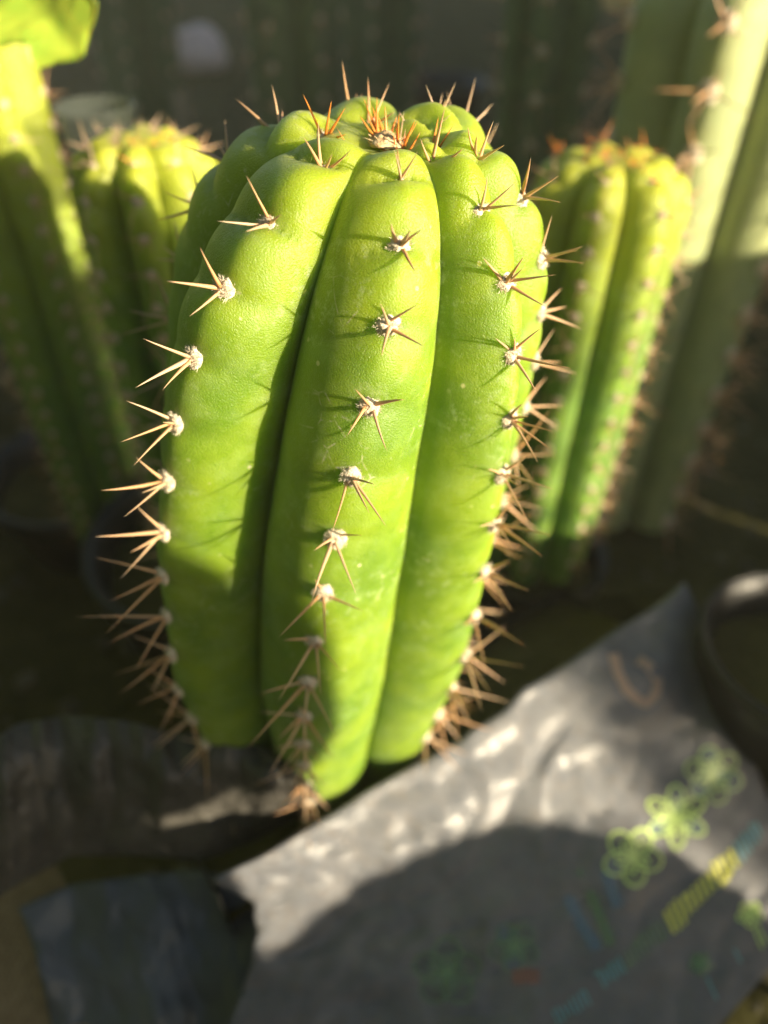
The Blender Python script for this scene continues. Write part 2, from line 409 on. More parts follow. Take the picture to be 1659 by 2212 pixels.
# ------------------------------------------------------------------ the cactus in focus
AREOLES = {
 'A': [(0.04,[(-0.33,-0.31,0.86),(0.18,-0.42,0.83),(0.42,-0.42,0.74),(0.43,-0.76,0.37)]),(0.44,[(-0.93,0.56,0.57),(-0.17,0.63,0.78),(-0.04,0.91,0.27),(0.29,0.86,0.27)]),(1.29,[(-1.13,0.4,0.28),(-0.76,0.51,0.25),(-0.43,0.82,0.2),(-0.15,0.65,0.68)]),(2.36,[(-0.88,0.31,0.21),(-1.05,0.13,-0.33),(-0.27,0.63,0.67),(-0.28,0.91,-0.03)]),(3.68,[(-0.67,0.65,0.14),(-0.24,0.74,0.7),(-0.81,0.47,-0.14)])],
 'B': [(0.27,[(-0.3,-0.57,0.7),(0.02,-0.28,0.91),(0.21,-0.77,0.52),(0.49,-0.6,0.55)]),(1.02,[(-0.23,-0.3,0.87),(-0.74,-0.54,0.29),(-0.22,-0.9,0.21),(0.32,-0.76,0.47)]),(2.03,[(-0.25,-0.29,0.87),(-0.79,-0.62,0.43),(-0.51,-0.8,-0.09)]),(3.3,[(-0.7,-0.49,0.64),(-0.75,-1.03,-0.01),(-0.41,-0.85,-0.08)]),(4.78,[(-0.67,-0.4,0.77),(-0.78,-0.94,0.21),(-0.57,-1.14,-0.13),(0.04,-0.76,0.56)]),(6.31,[(-0.42,-0.21,0.82),(-1.01,-0.95,0.63),(-0.32,-0.82,0.35),(-0.62,-1.2,-0.02)]),(7.87,[(-0.39,-0.08,0.86),(-1.09,-0.94,0.79),(-0.54,-0.8,0.13),(-0.63,-1.42,0.02)]),(9.37,[(-1.13,-0.64,1.19),(-0.9,-1.17,0.41),(-0.83,-1.9,0.18)]),(10.92,[(-1.55,-1.15,1.39),(-0.45,-1.63,0.0),(-0.97,-1.28,0.48)])],
 'C': [(0.4,[(-0.03,-0.58,0.75),(0.31,-0.62,0.65),(-0.12,-0.6,0.72)]),(1.24,[(-0.09,-0.68,0.66),(0.45,-0.61,0.58),(0.09,-0.76,0.56),(0.24,-0.92,-0.04)]),(2.43,[(-0.19,-0.62,0.7),(0.54,-0.51,0.59),(0.62,-0.72,-0.04),(-0.14,-0.94,-0.03)]),(3.87,[(-0.27,-0.57,0.71),(0.63,-0.54,0.46),(-0.27,-0.91,-0.09),(0.27,-0.84,-0.34)]),(5.38,[(0.51,-0.68,0.43),(0.36,-0.87,-0.15),(0.65,-1.11,-0.29),(-0.28,-1.24,-0.37)]),(6.95,[(0.56,-0.54,0.54),(-0.32,-0.77,0.45),(0.52,-1.27,-0.28),(-0.32,-1.41,-0.29)]),(8.51,[(-0.11,-0.42,0.85),(0.83,-0.56,0.11),(-0.82,-1.27,0.03),(0.1,-1.37,-0.25)]),(10.17,[(-0.57,-0.51,0.56),(0.71,-0.85,-0.03),(-0.71,-1.61,0.02),(0.19,-1.37,-0.17)]),(11.81,[(-1.07,-0.71,0.51),(0.78,-1.6,-0.06),(-1.18,-2.03,0.32),(-0.0,-1.55,-0.1)]),(13.33,[(-0.57,-0.83,0.14),(0.85,-1.28,0.03),(-0.69,-1.84,0.15),(0.1,-1.99,-0.02)])],
 'D': [(0.21,[(-0.31,-0.59,0.68),(0.16,-0.3,1.02),(0.38,-0.67,0.56)]),(0.97,[(0.03,-0.55,0.78),(0.53,-0.43,0.66),(0.56,-0.69,0.33)]),(2.13,[(-0.47,-0.48,0.67),(0.14,-0.53,0.78),(0.09,-0.74,0.59),(0.73,-0.51,0.37),(0.68,-0.71,-0.05)]),(3.51,[(-0.46,-0.59,0.58),(0.42,-0.36,0.77),(0.9,-0.82,0.2),(0.41,-0.84,-0.29),(-0.13,-0.66,0.67)]),(4.99,[(0.17,-0.58,0.73),(0.26,-0.74,0.53),(0.79,-0.67,0.24),(0.67,-0.95,-0.08),(0.45,-1.11,-0.3)]),(6.48,[(0.46,-0.27,0.79),(-0.55,-0.49,0.61),(0.91,-0.79,0.29),(0.45,-1.23,-0.27),(0.3,-0.83,0.36)]),(7.97,[(0.35,-0.23,0.85),(-0.6,-0.51,0.53),(0.24,-0.9,0.21),(1.07,-0.85,0.44),(0.93,-1.24,0.09)]),(9.62,[(-0.52,-0.69,0.38),(0.88,-0.83,0.26),(0.49,-0.41,0.7),(0.49,-1.19,-0.11)]),(11.49,[(1.14,-1.23,0.33),(0.2,-1.53,-0.19),(0.81,-0.71,0.26),(-0.6,-0.57,0.46)]),(13.33,[(0.55,-1.16,0.02),(1.43,-0.88,0.75),(0.22,-1.66,-0.13)]),(15.18,[(0.62,-0.85,0.12),(0.07,-1.59,-0.1),(1.82,-0.02,-0.79)]),(16.93,[(0.77,-0.42,-0.84),(0.33,-0.9,-1.41),(1.84,-0.06,-0.87)]),(18.64,[(-0.05,-1.3,-0.04),(1.19,-0.68,-1.24),(1.51,-0.2,-0.89)])],
 'E': [(0.46,[(-0.28,-0.51,0.75),(-0.03,-0.67,0.67),(0.16,-0.42,0.83),(0.42,-0.68,0.51)]),(1.32,[(-0.02,-0.45,0.83),(0.54,-0.51,0.59),(0.65,-0.67,0.18)]),(2.58,[(0.17,-0.19,0.98),(0.66,-0.46,0.52),(0.58,-0.61,0.43),(0.73,-0.67,0.14)]),(3.87,[(0.62,0.69,0.2),(0.72,0.6,-0.15),(0.92,0.07,-0.41)]),(5.18,[(0.53,0.7,0.37),(0.81,0.41,-0.28),(1.11,0.1,-0.39)]),(6.51,[(0.63,0.65,0.4),(1.07,0.22,-0.16),(0.88,-0.07,-0.66)])],
 'F': [(0.88,[(-0.21,0.63,0.68),(0.28,0.74,0.91),(0.64,0.53,0.56),(0.71,0.56,0.3)])],
 'H': [(0.09,[(-0.05,0.63,0.79),(0.37,0.62,0.71),(0.01,0.89,0.34),(0.5,-0.65,0.49)])],
}

ORDER = ['H', 'A', 'B', 'C', 'D', 'E', 'F']
fit = dict(A=(-1.91865, .00964, -.00015, .06301), B=(-.79366, -.03143, .00224, .09343), C=(.02223, -.02736, .0014, -.03128),
           D=(.80702, .01806, -.00013, -.02937), E=(1.442, .02124, -.00091, -.09567), F=(2.51269, .00922, -.0003, .04162), H=(-2.82055, .01514, -.00065, .04844))
main = Plant(tx0=.0235, ty0=-1.1957, zt=24.206, lx=.1385, ly=-.0152, kx=.0014, hd=5.6306, pw=2.3367, L=23.0, nrow=170,
             kn=[0, 4, 9, 14, 20, 24], R=[4.62102, 4.52134, 4.86785, 4.86334, 3.95451, 3.4], dip=.75, young=7.0, space=1.6, mid={3: .60, 2: .42}, vfg={2: .66, 3: .68}, vf_top=0.12,
             ang=[fit[k][0] for k in ORDER], tw=[fit[k][1] for k in ORDER], t2=[fit[k][2] for k in ORDER], e=[fit[k][3] for k in ORDER])
given = [[max(x[0], .12) for x in AREOLES[k]] for k in ORDER]
spn = {(ORDER.index(k), n_): sp for k in ORDER for n_, (d_, sp) in enumerate(AREOLES[k]) if sp}
base = main.axis(22.5)
MAIN = grow(main, 'columnar_cactus', 'sharp bright green cactus with seven fat ribs standing in the middle behind the printed bag', 'ribbed cacti',
     M['skin'], (float(base[0]), float(base[1]), float(base[2])), given, spn, seg=40)

# the woolly growing tip with its crowded young spines
tipP = Vector(main.axis(0.0)); tipP.z -= .62
rnd = random.Random(4)
tip = link('crown_wool', ARY[0], MAIN); tip.location = (tipP - MAIN.location / S) * S; tip.scale = (1.5, 1.5, 1.0)
for k in range(11):
    a = rnd.uniform(0, 6.28); r0 = rnd.uniform(.1, .62); v = Vector((math.cos(a) * .45, math.sin(a) * .45, 1)).normalized() + Vector([rnd.uniform(-.35, .35) for _ in range(3)])
    q = link('young_spine', rnd.choice(SPY), MAIN); L = rnd.uniform(.4, .75)
    q.matrix_basis = Matrix.Translation((tipP + Vector((math.cos(a) * r0, math.sin(a) * r0, .02)) - MAIN.location / S) * S) @ look(v) @ Matrix.Diagonal((.75, .75, L, 1))

# ------------------------------------------------------------------ its neighbours
def simple(top, bot, R, n, rot, hd, L, **k):
    """a straight ribbed column from a top point to a foot point"""
    t, b_ = Vector(top), Vector(bot); h = t.z - b_.z
    kw = dict(tx0=t.x, ty0=t.y, zt=t.z, lx=(t.x - b_.x) / h, ly=(t.y - b_.y) / h, hd=hd, pw=2.3, L=L or h, nrow=70,
              kn=[0, 4, 10, 30], R=[R, R, R * .98, R * .85], dip=.3, young=4.0, space=1.25, vf_top=.1, vf=.58, amp=.55,
              ang=[rot + 2 * math.pi * i / n for i in range(n)], e=[random.uniform(-.04, .04) for _ in range(n)])
    kw.update(k); return Plant(**kw)
def neighbour(name, label, top, foot, R, n, rot, hd, skin, seed, each=1.2, spines=220, seg=14, group='ribbed cacti', **k):
    p = simple(top, foot, R, n, rot, hd, None, **k)
    return grow(p, name, label, group, skin, tuple(foot), [[.5 + .12 * (i % 3)] for i in range(n)], None, seg=seg, scale=k.get('sc', .8), limit=spines, seed=seed)

t_ = at(292, 275, 25.3)
neighbour('columnar_cactus', 'blurred cactus with a crown of orange spines, left behind the sharp one', t_, (t_.x - .6, t_.y + .5, 0), 2.6, 8, R_(8), 2.2, M['skin_neighbour'], 11, young=9)
t_ = at(1335, 318, 27.0)
neighbour('columnar_cactus', 'blurred lit cactus just right of the sharp one, one dark groove down its front', t_, (t_.x - .3, t_.y + .4, -.8), 3.0, 7, R_(30), 2.4, M['skin_neighbour'], 12, young=11)
# ------------------------------------------------------------------ soil, bag and pots
M['soil'] = plain('dark_soil', (0.055, 0.052, 0.015), .95, (0.115, 0.105, 0.035), 25, 0.01, 120, spec=.12)
from mathutils.bvhtree import BVHTree
def lerp(a, b, t): return a + (b - a) * t
def poly(pts, t):
    """point on a polyline, t by segment share of its length"""
    P = [Vector(p) for p in pts]; L = [0]
    for a, b in zip(P, P[1:]): L.append(L[-1] + (b - a).length)
    q = t * L[-1]
    for k in range(len(P) - 1):
        if q <= L[k + 1] or k == len(P) - 2:
            f = (q - L[k]) / (L[k + 1] - L[k]); return P[k].lerp(P[k + 1], f)
def sheet(top, bottom, left, right, zf, nu, nv, rough=None):
    """a draped sheet: four traced edges on the view, given its own heights zf(u, v)"""
    V = []
    for j in range(nv + 1):
        v = j / nv
        for i in range(nu + 1):
            u = i / nu
            T, B, Lf, Rt = poly(top, u), poly(bottom, u), poly(left, v), poly(right, v)
            c = T * (1 - v) + B * v + Lf * (1 - u) + Rt * u - (Vector(top[0]) * (1 - u) * (1 - v) + Vector(top[-1]) * u * (1 - v) + Vector(bottom[0]) * (1 - u) * v + Vector(bottom[-1]) * u * v)
            V.append(at(c.x, c.y, z=zf(u, v)))
    F = [(j * (nu + 1) + i, (j + 1) * (nu + 1) + i, (j + 1) * (nu + 1) + i + 1, j * (nu + 1) + i + 1) for j in range(nv) for i in range(nu)]
    return V, F
def thicken(V, F, nu, nv, th):
    """give a sheet a back face and closed rims"""
    me = bpy.data.meshes.new('t'); me.from_pydata([v[:] for v in V], [], F); me.update()
    nrm = [x.vector.copy() for x in me.vertex_normals]; bpy.data.meshes.remove(me)
    n = len(V); V2 = V + [v - k * th for v, k in zip(V, nrm)]
    F2 = list(F) + [tuple(n + q for q in reversed(f)) for f in F]
    ring = [i for i in range(nu + 1)] + [j * (nu + 1) + nu for j in range(1, nv + 1)] + [nv * (nu + 1) + i for i in range(nu - 1, -1, -1)] + [j * (nu + 1) for j in range(nv - 1, 0, -1)]
    for a, b in zip(ring, ring[1:] + ring[:1]): F2.append((a, b, n + b, n + a))
    return V2, F2

def fabric(name, c1, c2, rough, wave=True, sheen=0.2):
    m, n, b = mat(name)
    uv = N(n, 'ShaderNodeAttribute', attribute_name='cloth').outputs['Vector']
    co = N(n, 'ShaderNodeTexCoord').outputs['Object']
    col = ramp(n, noise_node(n, co, 60, 5, .65), [(0.3, c1), (0.7, c2)])
    dirt = ramp(n, noise_node(n, co, 260, 5, .7), [(0.5, (0, 0, 0)), (0.8, (1, 1, 1))])
    col = mixc(n, mathn(n, 'MULTIPLY', dirt, .5), col, (0.16, 0.12, 0.08))
    n.links.new(col, b.inputs['Base Color']); b.inputs['Roughness'].default_value = rough
    b.inputs['Sheen Weight'].default_value = sheen
    w1 = N(n, 'ShaderNodeTexWave', bands_direction='X'); w1.inputs['Scale'].default_value = 3.4; w1.inputs['Distortion'].default_value = .6
    w2 = N(n, 'ShaderNodeTexWave', bands_direction='Y'); w2.inputs['Scale'].default_value = 3.4; w2.inputs['Distortion'].default_value = .6
    n.links.new(uv, w1.inputs['Vector']); n.links.new(uv, w2.inputs['Vector'])
    h = mathn(n, 'MULTIPLY', w1.outputs['Fac'], w2.outputs['Fac'])
    p = bump(n, None, h, 0.0003, 0.6)
    bump(n, b, noise_node(n, co, 140, 3), 0.0007, 0.7, p)
    return m
M['bag'] = fabric('printed_bag_fabric', (0.085, 0.092, 0.112), (0.15, 0.150, 0.160), .27, sheen=.1)
M['black_plastic'] = plain('black_plastic_film', (0.035, 0.034, 0.032), .42, (0.085, 0.08, 0.07), 45, .004, 90)
M['blue_plastic'] = plain('slate_plastic_sheet', (0.05, 0.065, 0.08), .42, (0.085, 0.10, 0.11), 30, .004, 60)
M['pot'] = plain('black_pot_plastic', (0.010, 0.011, 0.013), .35, (0.028, 0.026, 0.022), 70, .0008, 300)

NU, NV = 90, 60
rim = [(460, 1905), (600, 1832), (700, 1768), (790, 1712), (880, 1662), (1000, 1592), (1090, 1535), (1130, 1490), (1200, 1450), (1320, 1368), (1400, 1320), (1480, 1256)]
lef = [(460, 1905), (545, 1948), (552, 2010), (540, 2090), (498, 2200), (430, 2420)]
rig = [(1480, 1256), (1522, 1350), (1548, 1440), (1600, 1560), (1650, 1700), (1790, 1950)]
bot = [(430, 2420), (1000, 2420), (1440, 2330), (1560, 2212), (1790, 1950)]
def bag_z(u, v):
    p = Vector((u * 19, v * 13, 0))
    z = 4.7 - 5.2 * v - .9 * math.sin(v * math.pi) * (1 - .5 * u)
    z += .28 * noise.noise(p * .35) * min(1, v * 4) + .10 * noise.noise(p * 1.3) + .035 * noise.noise(p * 4)
    hem = .22 + .03 * math.sin(u * 9)
    z += .10 * (1 - abs(noise.noise(Vector((u * 5 + v * 3, v * 3 - u * 2, 2))))) ** 8 - .12 * (1 - abs(noise.noise(Vector((u * 4 - v * 2, v * 6, 7))))) ** 10
    z += .16 if v < hem else 0.16 * max(0, 1 - (v - hem) / .02)          # the folded hem stands proud of the wall
    z -= .10 * math.exp(-((v - hem) / .012) ** 2)
    return z
V, F = sheet(rim, bot, lef, rig, bag_z, NU, NV)
bag_bvh = BVHTree.FromPolygons([v[:] for v in V], F)
org = (3, -2, -10)
bag = empty('printed_grow_bag', org, 'grey woven grow bag with faded flower print and folded hem, lower right', 'bag')
V2, F2 = thicken(V, F, NU, NV, .12)
me = pymesh('bag_front', V2, F2, M['bag'], True, org)
ca = me.attributes.new('cloth', 'FLOAT_VECTOR', 'POINT')
uvs = [(i / NU * 19, j / NV * 13, 0) for j in range(NV + 1) for i in range(NU + 1)] * 2
ca.data.foreach_set('vector', [c for q in uvs for c in q])
link('bag_front', me, bag)
# the other walls of the bag and its soil
a_, b_ = at(460, 1905, z=4.6), at(1480, 1256, z=4.6)
back = Vector((-3.2, 5.2, 0)); corners = [a_, a_ + back, b_ + back, b_]
wv, wf = [], []
NW = 60
for k in range(NW + 1):
    p = poly([c[:] for c in corners], k / NW)
    for j in range(8):
        t = j / 7; tz = 4.2 - 5.5 * max(0, min(1, min(k, NW - k) / 9)); wv.append(Vector((p.x, p.y, tz - t * 12)) + Vector((noise.noise(Vector((k * .3, j * .5, 0))), noise.noise(Vector((k * .3, j * .5, 5))), 0)) * .35 * (t > 0))
for k in range(NW):
    for j in range(7): wf.append((k * 8 + j, k * 8 + j + 1, k * 8 + j + 9, k * 8 + j + 8))
me = pymesh('bag_side', wv, wf, M['black_plastic'], True, org)
link('bag_side', me, bag)
sv, sf = [], []
for i in range(31):
    for j in range(13):
        p = corners[0].lerp(corners[3], i / 30) + back * (j / 12)
        sv.append(Vector((p.x, p.y, 1.3 - 3.6 * (j / 12) ** .8 + .35 * noise.noise(p * .8))))
for i in range(30):
    for j in range(12): sf.append((i * 13 + j, (i + 1) * 13 + j, (i + 1) * 13 + j + 1, i * 13 + j + 1))

# flat print on the bag, laid on the cloth
def on_bag(px, py, lift=.03):
    d = (FW + RT * ((px - 829.5) / 1659.0) - UP * ((py - 1106.0) / 1659.0)).normalized()
    h, nn, _, _ = bag_bvh.ray_cast(CAM, d)
    if h is None: return None
    if nn.dot(d) > 0: nn = -nn
    return h + nn * lift
def ribbon(pts, wd, V, F, lift=.03, close=False):
    """a printed stroke along view-traced points"""
    n = len(pts); q0 = len(V); P = [Vector(p).to_2d() if len(p) > 2 else Vector(p) for p in pts]
    L = []
    for i, p in enumerate(P):
        a = P[(i - 1) % n] if (i or close) else P[0]; b = P[(i + 1) % n] if (i < n - 1 or close) else P[-1]
        t = (b - a).normalized(); nrm = Vector((-t.y, t.x)) * wd * .5
        l, r = on_bag(*(p + nrm), lift), on_bag(*(p - nrm), lift)
        if l is None or r is None: return
        L += [l, r]
    V += L
    for i in range(n - (0 if close else 1)):
        j = (i + 1) % n; F.append((q0 + 2 * i, q0 + 2 * i + 1, q0 + 2 * j + 1, q0 + 2 * j))
def petal(cx, cy, ang, L, W, V, F, fill, FV, FF):
    ca_, sa = math.cos(ang), math.sin(ang); pts = []
    for k in range(20):
        a = 2 * math.pi * k / 20; x = L * .55 + L * .5 * math.cos(a); y = W * .5 * math.sin(a)
        pts.append((cx + ca_ * x - sa * y, cy + sa * x + ca_ * y))
    ribbon(pts, 5.5, V, F, .045, True)
    if fill:
        q = len(FV); c = on_bag(cx + ca_ * L * .55, cy + sa * L * .55, .025); R2 = [on_bag(*p, .025) for p in pts]
        if c is not None and all(r is not None for r in R2):
            FV += [c] + R2
            FF += [(q, q + 1 + k, q + 1 + (k + 1) % 20) for k in range(20)]
def ink(name, c, tr=.45):
    m, n, b = mat(name); b.inputs['Base Color'].default_value = (*c, 1); b.inputs['Roughness'].default_value = .45
    b.inputs['Alpha'].default_value = tr
    return m
FILL = dict(olive=ink('olive_fill', (.3, .38, .18), .22), lime=ink('lime_fill', (.4, .5, .2), .3), teal=ink('teal_fill', (.22, .40, .38), .3), green=ink('green_fill', (.16, .28, .15), .3), dark=ink('dark_fill', (.08, .12, .10), .3), blue=ink('blue_fill', (.1, .18, .3), .3))
INK = dict(olive=ink('olive_ink', (.5, .62, .28), .7), lime=ink('lime_ink', (.6, .78, .25), .9), teal=ink('teal_ink', (.28, .52, .48), .5),
           blue=ink('blue_ink', (.13, .24, .36), .5), green=ink('green_ink', (.2, .34, .18), .5), yellow=ink('yellow_ink', (.70, .70, .14), .95),
           cyan=ink('cyan_ink', (.16, .40, .46), .7), peach=ink('peach_sun_patch', (.7, .48, .34), .42), dark=ink('dark_ink', (.10, .15, .13), .3), red=ink('red_ink', (.35, .14, .09), .5))
def flower(cx, cy, r, n, a0, line, fills, squash=.72):
    V, F = [], []; fv = {}
    for k in range(n):
        f = fills[k % len(fills)]; FV, FF = fv.setdefault(f, ([], []))
        petal(cx, cy, a0 + 2 * math.pi * k / n, r, r * squash, V, F, True, FV, FF)
        petal(cx, cy, a0 + 2 * math.pi * (k + .12) / n, r * .55, r * .3, V, F, False, FV, FF)
    o = link('flower_print', pymesh('flower_print', V, F, INK[line], False, org), bag)
    for f, (FV, FF) in fv.items():
        if FV: link('petal_print', pymesh('petal_print', FV, FF, FILL[f], False, org), o)
flower(1540, 1675, 60, 6, .3, 'olive', ['teal', 'olive'], .75)
flower(1460, 1765, 66, 6, .5, 'lime', ['teal', 'lime'], .55)
flower(1365, 1850, 62, 5, .2, 'lime', ['olive', 'lime', 'teal'], .8)
flower(965, 2100, 72, 5, -.3, 'green', ['dark'], .85)
flower(1110, 2045, 52, 5, .4, 'green', ['dark', 'blue'], .8)
def strokes(name, ink_, lines, wd):
    V, F = [], []
    for l in lines: ribbon(l, wd, V, F, .04)
    if V: link(name, pymesh(name, V, F, INK[ink_], False, org), bag)
strokes('stripe_print', 'blue', [[(1225, 1935), (1250, 1990), (1290, 2050)], [(1305, 1880), (1320, 1920), (1335, 1960)]], 26)
strokes('stripe_print', 'green', [[(1250, 1880), (1275, 1930), (1300, 1990), (1320, 2040)]], 20)
strokes('stripe_print', 'red', [[(1105, 2110), (1135, 2108), (1165, 2110)]], 34)
strokes('letter_or_sun_patch', 'peach', [[(1324, 1412), (1332, 1450), (1352, 1490), (1380, 1515)], [(1378, 1425), (1402, 1440), (1420, 1470), (1415, 1500), (1396, 1520), (1378, 1515)]], 22)  # peach strokes paint a pale orange sun patch on the cloth
# the slanting printed line: narrow upright characters too worn to read
rnd = random.Random(5)
def letters(p0, p1, n, h, ink_, wd):
    a, b = Vector(p0), Vector(p1); d = (b - a) / n; t = d.normalized(); up_ = Vector((-.42, -.9)).normalized()
    L = []
    for k in range(n):
        c = a + d * (k + .5); hh = h * rnd.choice((1, .72, .72, .9)); L.append([tuple(c - up_ * hh / 2), tuple(c), tuple(c + up_ * hh / 2)])
        if rnd.random() < .12: L.append([tuple(c + up_ * hh * .4), tuple(c + up_ * hh * .45 + d)])
        if rnd.random() < .12: L.append([tuple(c - up_ * hh * .45), tuple(c - up_ * hh * .4 + d)])
    strokes('letter_or_sun_patch', ink_, L, wd)
letters((1640, 1785), (1592, 1845), 6, 46, 'cyan', 6.5)
letters((1590, 1848), (1440, 1998), 13, 58, 'yellow', 8.5)
letters((1436, 2002), (1350, 2075), 9, 46, 'green', 6.5)
letters((1345, 2080), (1295, 2118), 6, 40, 'cyan', 5.5)
letters((1272, 2150), (1195, 2200), 8, 40, 'cyan', 5)
flower(1618, 1975, 26, 5, .3, 'lime', ['lime'], .8); flower(1512, 2082, 24, 5, .3, 'green', ['green'], .8)
strokes('stripe_print', 'lime', [[(1625, 2000), (1645, 2050)], [(1635, 1998), (1655, 2040)]], 5)
strokes('stripe_print', 'cyan', [[(1525, 2110), (1548, 2160)], [(1585, 2050), (1600, 2080)]], 5)

# ------------------------------------------------------------------ black film rolled down on the left
def film_z(u, v):
    p = Vector((u * 14, v * 4, 3))
    return 7.0 - 4.6 * v + .9 * math.sin(v * math.pi) + .55 * noise.noise(p * .55) + .30 * noise.noise(Vector((u * 22, v * 1.5, 1))) + .07 * noise.noise(p * 4)
V, F = sheet([(-90, 1640), (40, 1562), (150, 1545), (260, 1555), (360, 1580), (470, 1590), (560, 1612), (618, 1655), (660, 1690)],
             [(-90, 1990), (60, 1900), (150, 1850), (300, 1848), (440, 1858), (560, 1815), (630, 1775), (690, 1760)],
             [(-90, 1640), (-95, 1800), (-90, 1990)], [(660, 1690), (690, 1725), (690, 1760)], film_z, 90, 34)
fo = at(280, 1700, z=3)
V2, F2 = thicken(V, F, 90, 34, .08)
fl = link('plastic_film', pymesh('plastic_film', V2, F2, M['black_plastic'], True, fo), None); fl.location = fo * S
tag(fl, 'crumpled black plastic film rolled down at the left, in front of the sharp cactus', 'plastic film')
def slate_z(u, v):
    p = Vector((u * 10, v * 6, 9))
    return 1.2 - 4 * v + .5 * noise.noise(p * .6) + .12 * noise.noise(p * 2.5)
V, F = sheet([(40, 1960), (150, 1912), (300, 1890), (430, 1880), (500, 1895), (620, 1880)], [(60, 2420), (300, 2440), (700, 2440)],
             [(40, 1960), (75, 2060), (110, 2212), (60, 2420)], [(620, 1880), (640, 2000), (700, 2440)], slate_z, 60, 40)
so2 = at(300, 2050, z=0)
V2, F2 = thicken(V, F, 60, 40, .08)
sh = link('plastic_sheet', pymesh('plastic_sheet', V2, F2, M['blue_plastic'], True, so2)); sh.location = so2 * S
tag(sh, 'slate grey plastic sheet below the black film, bottom left', 'plastic sheet')

# coarse brown sacking in the bottom left corner: woven strands
M['jute'] = plain('brown_sacking', (.26, .17, .09), .85, (.40, .28, .16), 200, .0006, 900)
jv, jf = [], []
def strand(a, b, w_, amp, ph, n=44):
    q = len(jv); d = (b - a) / n; side = Vector((0, 0, 1)).cross(d).normalized() * w_
    for k in range(n + 1):
        p = a + d * k + Vector((0, 0, amp * math.cos(math.pi * k + ph)))
        jv.extend([p - side, p + side, p + Vector((0, 0, -.05)) + side * .3])
        if k:
            e = q + 3 * k
            jf.extend([(e - 3, e - 2, e + 1, e), (e - 2, e - 1, e + 2, e + 1), (e - 1, e - 3, e, e + 2)])
jo = at(-60, 2130, z=-1.5); NJ = 44; cell = .17
for k in range(NJ + 1):
    o_ = k * cell - NJ * cell / 2
    r1 = NJ * cell / 2
    strand(jo + Vector((-r1, o_, 0)), jo + Vector((r1, o_, 0)), .068, .035, 0 if k % 2 else math.pi)
    strand(jo + Vector((o_, -r1, 0)), jo + Vector((o_, r1, 0)), .068, .035, math.pi if k % 2 else 0)
jb = [jo + Vector((x * r1, y * r1, -.12)) for x, y in ((-1, -1), (1, -1), (1, 1), (-1, 1))]
q = len(jv); jv += jb; jf.append((q, q + 1, q + 2, q + 3))
ju = link('woven_sack', pymesh('woven_sack', jv, jf, M['jute'], False, jo)); ju.location = jo * S; ju.rotation_euler = (R_(-8), R_(6), R_(38))
tag(ju, 'coarse brown woven sacking in the bottom left corner', 'sack')

# ------------------------------------------------------------------ pots
def lathe(prof, n=64):
    V = [(r * math.cos(2 * math.pi * j / n), r * math.sin(2 * math.pi * j / n), z) for r, z in prof for j in range(n)]
    F = [(i * n + j, i * n + (j + 1) % n, (i + 1) * n + (j + 1) % n, (i + 1) * n + j) for i in range(len(prof) - 1) for j in range(n)]
    return V, F
def pot(x, y, zrim, R, H, label, group='black nursery pots', soil=True, tilt=0, mt='pot'):
    r = empty('nursery_pot', (x, y, zrim - H), label, 'pot', group); r.rotation_euler = (tilt, tilt * .6, 0)
    V, F = lathe([(0.01, 0), (R * .72, 0), (R * .95, H - 1.4), (R * 1.03, H - 1.35), (R * 1.06, H - .1), (R * 1.03, H), (R * .98, H - .1), (R * .93, H - 1.4), (R * .75, H - 3.5)])
    link('pot_wall', pymesh('pot_wall', V, F, M[mt]), r)
    V, F = lathe([(R * 1.045 + .1 * math.cos(a), H - .05 + .1 * math.sin(a)) for a in [k * math.pi / 4 for k in range(9)]])
    link('rim', pymesh('rim', V, F, M[mt]), r)
    if soil:
        sv = [(0, 0, H - 1.8)]; n = 28
        for q in range(1, 8):
            for j in range(n):
                a = 2 * math.pi * j / n; rr = R * .91 * q / 7
                sv.append((rr * math.cos(a), rr * math.sin(a), H - 1.9 + .3 * noise.noise(Vector((x + rr * math.cos(a), y + rr * math.sin(a), q)))))
        sf_ = [(0, 1 + j, 1 + (j + 1) % n) for j in range(n)] + [(1 + q * n + j, 1 + (q + 1) * n + j, 1 + (q + 1) * n + (j + 1) % n, 1 + q * n + (j + 1) % n) for q in range(6) for j in range(n)]
        link('potting_soil', pymesh('potting_soil', sv, sf_, M['soil']), r)
    return r
link('potting_soil', pymesh('potting_soil', sv, sf, M['soil'], True, org), bag)
pot(-9.2, 11.9, .6, 6.0, 10.5, 'black round pot holding the blurred cactus at the left')
pot(8.6, 13.6, -2.2, 3.7, 7, 'black round pot holding the blurred cactus right of the sharp one')
p_ = at(1750, 1400, z=5)
pot(p_.x, p_.y, 5, 3.7, 15, 'black round pot at the right edge beside the printed bag', soil=True)

# ------------------------------------------------------------------ plants farther back
t_ = at(1655, -120, 34.0)
neighbour('columnar_cactus', 'large pale cactus with long spines, cut by the right edge of the view', t_, (t_.x, t_.y, -8), 5.2, 6, R_(-30), 3.0, M['skin_flare'], 21, spines=90, sc=1.9, space=2.6)
t_ = at(-140, -60, 28.5)
neighbour('columnar_cactus', 'tall yellow-green cactus cut by the left edge of the view', t_, (t_.x, t_.y, -6), 2.6, 6, R_(48), 2.2, M['skin_neighbour'], 22, spines=80, young=20)

